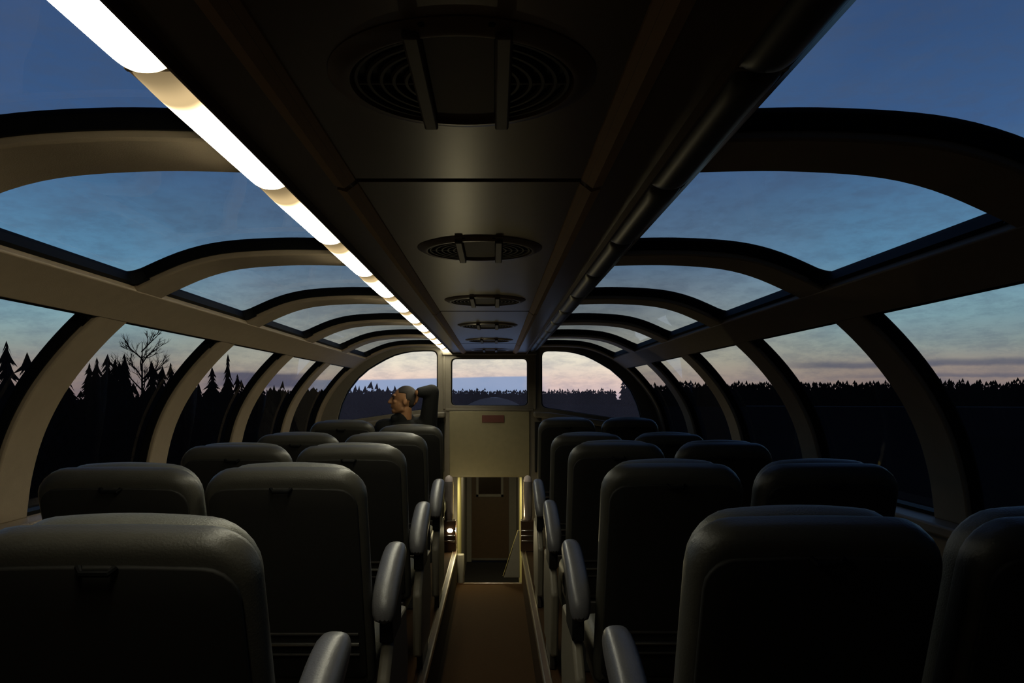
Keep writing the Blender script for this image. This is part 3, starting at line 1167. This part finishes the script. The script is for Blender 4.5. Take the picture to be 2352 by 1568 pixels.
sL, sR = Vector((-.865, 6.56, 1.085)), Vector((-.505, 6.56, 1.100))
hip = Vector((-.64, 6.72, .58))
body.capsule(L_(*sL), L_(*sR), .062, .062)
body.capsule(L_(-.69, 6.57, 1.02), L_(-.65, 6.66, .72), .145, .130)
body.capsule(L_(-.73, 6.72, .58), L_(-.55, 6.72, .58), .105, .105)
eR = Vector((-.468, 6.50, 1.385))
wR = Vector((-.572, 6.440, 1.378))
body.capsule(L_(*sR), L_(*eR), .050, .040)
body.capsule(L_(*eR), L_(*wR), .040, .028)
eL = Vector((-.95, 6.66, .82)); wL = Vector((-.82, 6.90, .72))
body.capsule(L_(*sL), L_(*eL), .050, .040)
body.capsule(L_(*eL), L_(*wL), .040, .027)
for sx in (-1, 1):
    kx = -.64 + sx * .11
    body.capsule(L_(kx, 6.74, .56), L_(kx, 7.04, .56), .085, .058)
    body.capsule(L_(kx, 7.04, .56), L_(kx, 7.03, .12), .056, .038)
    body.capsule(L_(kx, 7.01, .05), L_(kx, 7.14, .035), .036, .028)
def hand(mb, wrist, d, nrm, flip=1):
    """palm and five fingers from a wrist; d along the palm, nrm the palm's back"""
    d = d.normalized(); nrm = (nrm - d * nrm.dot(d)).normalized(); lat = d.cross(nrm) * flip
    P = lambda a, b, c: L_(*(wrist + d * a + lat * b + nrm * c))
    for t in (-.026, -.009, .009, .026):
        mb.capsule(P(.012, t * .7, 0), P(.085, t, 0), .013, .0115)
    for t, ln in ((-.030, .062), (-.010, .074), (.010, .080), (.030, .070)):
        mb.capsule(P(.085, t, 0), P(.085 + ln * .45, t, -.008), .0095, .0090, 10)
        mb.capsule(P(.085 + ln * .45, t, -.008), P(.085 + ln * .8, t * .95, -.026), .0088, .0082, 10)
        mb.capsule(P(.085 + ln * .8, t * .95, -.026), P(.085 + ln * .95, t * .9, -.046), .0080, .0072, 10)
    mb.capsule(P(.022, .024, -.004), P(.055, .052, -.016), .0135, .0115, 10)
    mb.capsule(P(.055, .052, -.016), P(.088, .058, -.028), .0110, .0085, 10)
hand(body, wR, Vector((-.22, .72, -.42)), Vector((1, -.05, .30)))
hand(body, wL, Vector((.55, .8, -.35)), Vector((0, .2, 1)), -1)
remesh(body, 'body', 'skin', pr, .0052, 3)
for sx in (-1, 1):
    MB().ball(hd(sx * .030, .079, .012), (.013, .008, .008), 12, 8, yaw).build('eye', 'eye', pr)
    MB().capsule(hd(sx * .016, .092, .030), hd(sx * .046, .078, .031), .005, .004, 8).build('eyebrow', 'hair', pr)
# close-cropped hair: a cap over the back of the skull
hm = MB()
hm.ball(hd(0, -.022, .030), (.084, .096, .096), 24, 16, yaw)
o = remesh(hm, 'hair', 'hair', pr, .006, 1)
bm = bmesh.new(); bm.from_mesh(o.data)
inv = yaw.inverted()
kill = []
for v in bm.verts:
    q = inv @ (Vector((v.co.x + ox, v.co.y + oy, v.co.z)) - HC)
    keep = (q.z > .060 and q.y < .050) or (q.y < -.012 and q.z > .004) or (q.y < -.046 and q.z > -.062)
    if not keep:
        kill.append(v)
bmesh.ops.delete(bm, geom=kill, context='VERTS')
bm.to_mesh(o.data); bm.free()
sol = o.modifiers.new('thick', 'SOLIDIFY'); sol.thickness = .006
# jacket
jk = MB()
jk.capsule(L_(*sL), L_(*sR), .080, .080)
jk.capsule(L_(-.69, 6.57, 1.02), L_(-.65, 6.66, .70), .168, .152)
jk.capsule(L_(-.73, 6.71, .62), L_(-.55, 6.71, .62), .118, .118)
jk.capsule(L_(*sR), L_(*eR), .078, .062)
jk.capsule(L_(*eR), L_(*(eR + (wR - eR) * .82)), .062, .044)
jk.capsule(L_(*sL), L_(*eL), .074, .058)
jk.capsule(L_(*eL), L_(*(eL + (wL - eL) * .86)), .058, .042)
jk.capsule(L_(-.705, 6.52, 1.17), L_(-.69, 6.54, 1.06), .072, .090)   # collar
jk.capsule(L_(-.765, 6.50, 1.165), L_(-.66, 6.545, 1.16), .040, .050)
remesh(jk, 'jacket', 'jacket', pr, .009, 4)
tr = MB()
tr.capsule(L_(-.73, 6.72, .575), L_(-.55, 6.72, .575), .112, .112)
for sx in (-1, 1):
    kx = -.64 + sx * .11
    tr.capsule(L_(kx, 6.74, .56), L_(kx, 7.04, .56), .095, .070)
    tr.capsule(L_(kx, 7.04, .56), L_(kx, 7.03, .12), .068, .056)
remesh(tr, 'trousers', 'trousers', pr, .010, 3)
for sx in (-1, 1):
    kx = -.64 + sx * .11
    sm = MB()
    sm.capsule(L_(kx, 7.00, .045), L_(kx, 7.15, .040), .044, .038)
    remesh(sm, 'shoe', 'shoe', pr, .008, 3)

# ------------------------------------------------------------------ outside: ground, river, forests, trees, train ahead
GZ = EYE - 4.1
mb = MB()
k = 24
ys = np.linspace(-900, 1500, k); xs = np.linspace(-1200, 1200, k)
for yy in ys:
    for xx in xs:
        mb.v.append((xx, yy, GZ - .3 + .25 * math.sin(xx * .013 + yy * .007)))
for i in range(k - 1):
    for j in range(k - 1):
        mb.f.append((i * k + j, i * k + j + 1, (i + 1) * k + j + 1, (i + 1) * k + j))
gnd = mb.build('ground', 'ground')
struct(gnd, 'dark open ground beside the railway at dusk', 'ground')
mb = MB()
arc = [R(v) for v in np.linspace(17.5, 36, 12)]
pts = [(389 * math.sin(v), 389 * math.cos(v)) for v in arc] + [(402 * math.sin(v), 402 * math.cos(v)) for v in arc[::-1]]
kq = len(pts)
mb.add([(x, y, GZ + .02) for x, y in pts] + [(x, y, GZ - .5) for x, y in pts],
       [tuple(range(kq)), tuple(range(2 * kq - 1, kq - 1, -1))] + [(i, (i + 1) % kq, kq + (i + 1) % kq, kq + i) for i in range(kq)])
tag(mb.build('river', 'water'), 'thin pale strip of water beyond the dark field on the right', 'river', kind='structure')

def spruce_mesh(mb, x, y, z, h, r, layers=12, seg=11, rg=None):
    rg = rg or rnd
    ragged = layers > 8
    for i in range(layers):
        t = i / layers
        zb = z + h * (.08 + .88 * t) + (rg.uniform(-.02, .02) * h if ragged else 0)
        zt = min(z + h, zb + h * ((.15 - .07 * t) if ragged else (.22 - .10 * t)))
        rr = r * (1 - t) ** (.75 if ragged else .85) * rg.uniform(.72 if ragged else .85, 1.15) + .04 * r
        a0 = rg.uniform(0, 6.28)
        vs = [(x + rg.uniform(-.02, .02) * r, y, zt)]
        for j in range(seg * 2):
            a = a0 + math.pi * (j + (rg.uniform(-.3, .3) if ragged else 0)) / seg
            q = rr * (rg.uniform(.6, 1.25) if j % 2 == 0 else rg.uniform(.22, .42))
            vs.append((x + q * math.cos(a), y + q * math.sin(a), zb - (rg.uniform(-.01, .04) * h if j % 2 == 0 else -.03 * h)))
        m = seg * 2
        fs = [(0, 1 + j, 1 + (j + 1) % m) for j in range(m)] + [tuple(range(m, 0, -1))]
        mb.add(vs, fs)

# distant forests: one mass each, beyond counting
def far_forest(name, label, arc, hts, count, seed):
    rg = random.Random(seed)
    mb = MB()
    for i in range(count):
        a = rg.uniform(*arc[:2]); d = rg.uniform(*arc[2:])
        x, y = d * math.sin(R(a)), d * math.cos(R(a))
        h = rg.uniform(*hts) * (1.0 + .22 * (rg.random() ** 4))
        spruce_mesh(mb, x, y, GZ - .4, h, h * rg.uniform(.16, .26), 4, 5, rg)
    # the closed canopy between the tips
    for dd in (arc[2] + 4, (arc[2] + arc[3]) / 2):
        nn = int((arc[1] - arc[0]) * 8)
        vs = []
        for i in range(nn + 1):
            a = R(arc[0] + (arc[1] - arc[0]) * i / nn)
            zt = GZ + hts[0] * rg.uniform(.55, .92)
            for d in (dd, dd + 14):
                vs += [(d * math.sin(a), d * math.cos(a), GZ - .5), (d * math.sin(a), d * math.cos(a), zt)]
        fs = []
        for i in range(nn):
            q = i * 4
            fs += [(q, q + 4, q + 5, q + 1), (q + 1, q + 5, q + 7, q + 3), (q + 3, q + 7, q + 6, q + 2)]
        mb.add(vs, fs)
    return tag(mb.build(name, 'forest', smooth=False), label, 'forest', kind='stuff')
far_forest('forest', 'distant dark forest line beyond the field seen through the right windows', (9, 62, 412, 500), (11.0, 13.0), 2600, 3)
far_forest('forest', 'distant forest ridge straight ahead of the train', (-16, 8.6, 520, 620), (8.0, 10.5), 1500, 4)
rg = random.Random(11)
mb = MB()
for i in range(900):
    y = rg.uniform(4, 150)
    x = -14.5 - rg.random() ** 1.5 * 30
    h = rg.uniform(3.9, 5.2) + (0 if y < 70 else .6) + 1.8 * rg.random() ** 7
    spruce_mesh(mb, x, y, GZ - .4, h, rg.uniform(.9, 1.6), 5, 6, rg)
tag(mb.build('forest', 'forest', smooth=False), 'dense dark woods close to the track filling the left windows', 'forest', kind='stuff')

def make_spruce(seed, h, r):
    rg = random.Random(seed)
    root = thing('spruce_tree', (0, 0, 0), 'x', 'tree', 'spruces outside the left windows')
    mb = MB(); spruce_mesh(mb, 0, 0, 0, h, r, 24, 9, rg)
    mb.build('crown', 'forest', root, smooth=False)
    MB().tube([(0, 0, -.3), (0, 0, h * .5), (0, 0, h * .96)], [.14, .09, .02], 8).build('trunk', 'bark', root)
    return root
sp = [make_spruce(21, 6.0, 1.5), make_spruce(22, 6.0, 1.9), make_spruce(23, 6.0, 1.0)]
used = [False] * 3
# (px, top py, X) : apparent position of each tree's tip in the left windows
spots = [(15, 782, -15, 'tall pointed spruce seen in the lower left window at the photo edge'),
         (64, 808, -15, 'smaller spruce just right of the tall one in the leftmost window'),
         (222, 820, -14, None), (246, 812, -15, None), (286, 811, -14.5, 'stout spruce left of the bare tree in the second left window'),
         (349, 827, -14, None), (392, 832, -15, None), (372, 838, -16, None), (205, 832, -15, None), (265, 824, -17, None),
         (523, 812, -14, 'lone tall slender spruce standing above the woods in the third left window'),
         (487, 842, -15, None), (545, 858, -16, None), (600, 868, -17, None), (440, 848, -14, None), (415, 845, -15, None),
         (120, 822, -15, None), (150, 826, -15, None)]
for i, (xp, yp, X, lab) in enumerate(spots):
    X = X - 1.0 if lab else -13.0 - 3.7 * (i * 3 % 5)
    d = (X - CX) * 1829.0 / (xp - 1137)
    top = EYE - (yp - 912) * d / 1829.0
    v = 2 if i == 10 else i % 2
    if used[v]:
        o = copy_tree(sp[v])
    else:
        o = sp[v]; used[v] = True
    h = top - (GZ - .3)
    s = h / 6.0
    o.location = (X, d, GZ - .3)
    o.scale = (s * .8, s * .8, s)
    o.rotation_euler = (0, 0, i * 1.3)
    o['label'] = lab or 'dark spruce in the tree line outside the lower left windows'
    if lab and 'group' in o: del o['group']
    elif not lab: o['group'] = 'spruces in the tree line outside the left windows'

# bare tree
def bare_tree(x, y, h):
    rg = random.Random(5)
    root = thing('bare_tree', (x, y, GZ - .3), 'thin leafless tree with an airy round crown above the spruces in the second left window', 'tree')
    tk = MB(); tw = MB()
    tk.tube([(0, 0, 0), (.05, 0, h * .4), (0, .05, h * .75), (.03, 0, h * .95)], [.09, .06, .035, .012], 8)
    def grow(p, d, ln, r, lev):
        q = p + d * ln
        tw.tube([p, p + d * ln * .5 + Vector((rg.uniform(-1, 1), rg.uniform(-1, 1), 0)) * ln * .06, q], [r, r * .8, r * .5], 5)
        if lev > 0:
            for _ in range(4):
                nd = (d + Vector((rg.uniform(-1, 1), rg.uniform(-1, 1), rg.uniform(-.3, .7))) * .75).normalized()
                grow(p + d * ln * rg.uniform(.4, 1), nd, ln * .58, r * .55, lev - 1)
    for i in range(14):
        z = h * (.45 + .48 * i / 14)
        a = i * 2.4
        grow(Vector((0, 0, z)), Vector((math.cos(a), math.sin(a), .9)).normalized(), h * .16 * (1.2 - .6 * i / 14), .028, 3)
    tk.build('trunk', 'bark', root)
    tw.build('branches', 'bark', root)
d = (-13 - CX) * 1829.0 / (325 - 1137)
bare_tree(-13, d, EYE + (912 - 764) * d / 1829.0 - GZ + .3)

# the steel roof of this car just beyond the front windows
mb = MB()
secr = []
for j in range(49):
    a = -1 + 2 * j / 48
    secr.append((1.5 * a, EYE - .50 - .32 * abs(a) ** 2.3 + (.010 if j % 2 else 0)))
secr += [(x_, z_ - .04) for x_, z_ in secr[::-1]]
mb.prism_y(secr, END + .09, 12.2)
trim_no += 1
struct(mb.build('trim_%d' % trim_no, 'steel', smooth=False), 'fluted steel roof of the car just outside the front windows', 'roof')
# the cars ahead
mb = MB()
def roof_sec(top, w, rise, bottom):
    pts = []
    for j in range(17):
        a = -1 + 2 * j / 16
        pts.append((w * a, top - rise * (abs(a) ** 2.2)))
    return pts + [(w, bottom), (-w, bottom)]
mb = MB(); mb.prism_y(roof_sec(EYE - .62, 1.45, .45, GZ + .9), 12.6, 29)
tc_ = thing('passenger_car', (0, 20, GZ), 'low roofed car of the train coupled ahead of the dome', 'train car')
b = mb.build('car_body', 'roof', None, smooth=True, angle=50); b.parent = tc_; b.location = (0, -20, -GZ)
tc2 = thing('passenger_car', (0, 42, GZ), 'pale rounded roof of the train car ahead seen through the middle front window', 'train car')
mb = MB(); mb.prism_y(roof_sec(EYE - .015, 1.42, .62, GZ + .9), 30.5, 54)
b = mb.build('car_body', 'roof', None, smooth=True, angle=50); b.parent = tc2; b.location = (0, -42, -GZ)
for car, y0_, y1_ in ((tc_, 12.6, 29), (tc2, 30.5, 54)):
    for yy in (y0_ + 3, y1_ - 3):
        mb = MB()
        mb.box(-1.1, 1.1, yy - 1.3, yy + 1.3, GZ + .35, GZ + .95)
        for dy_ in (-.9, .9):
            for sg in (-1, 1):
                mb.tube([(sg * .68, yy + dy_, GZ + .38), (sg * .80, yy + dy_, GZ + .38)], .42, 18)
        t_ = mb.build('bogie', 'frame', None, angle=50); t_.parent = car; t_.location = (0, -car.location.y, -GZ)
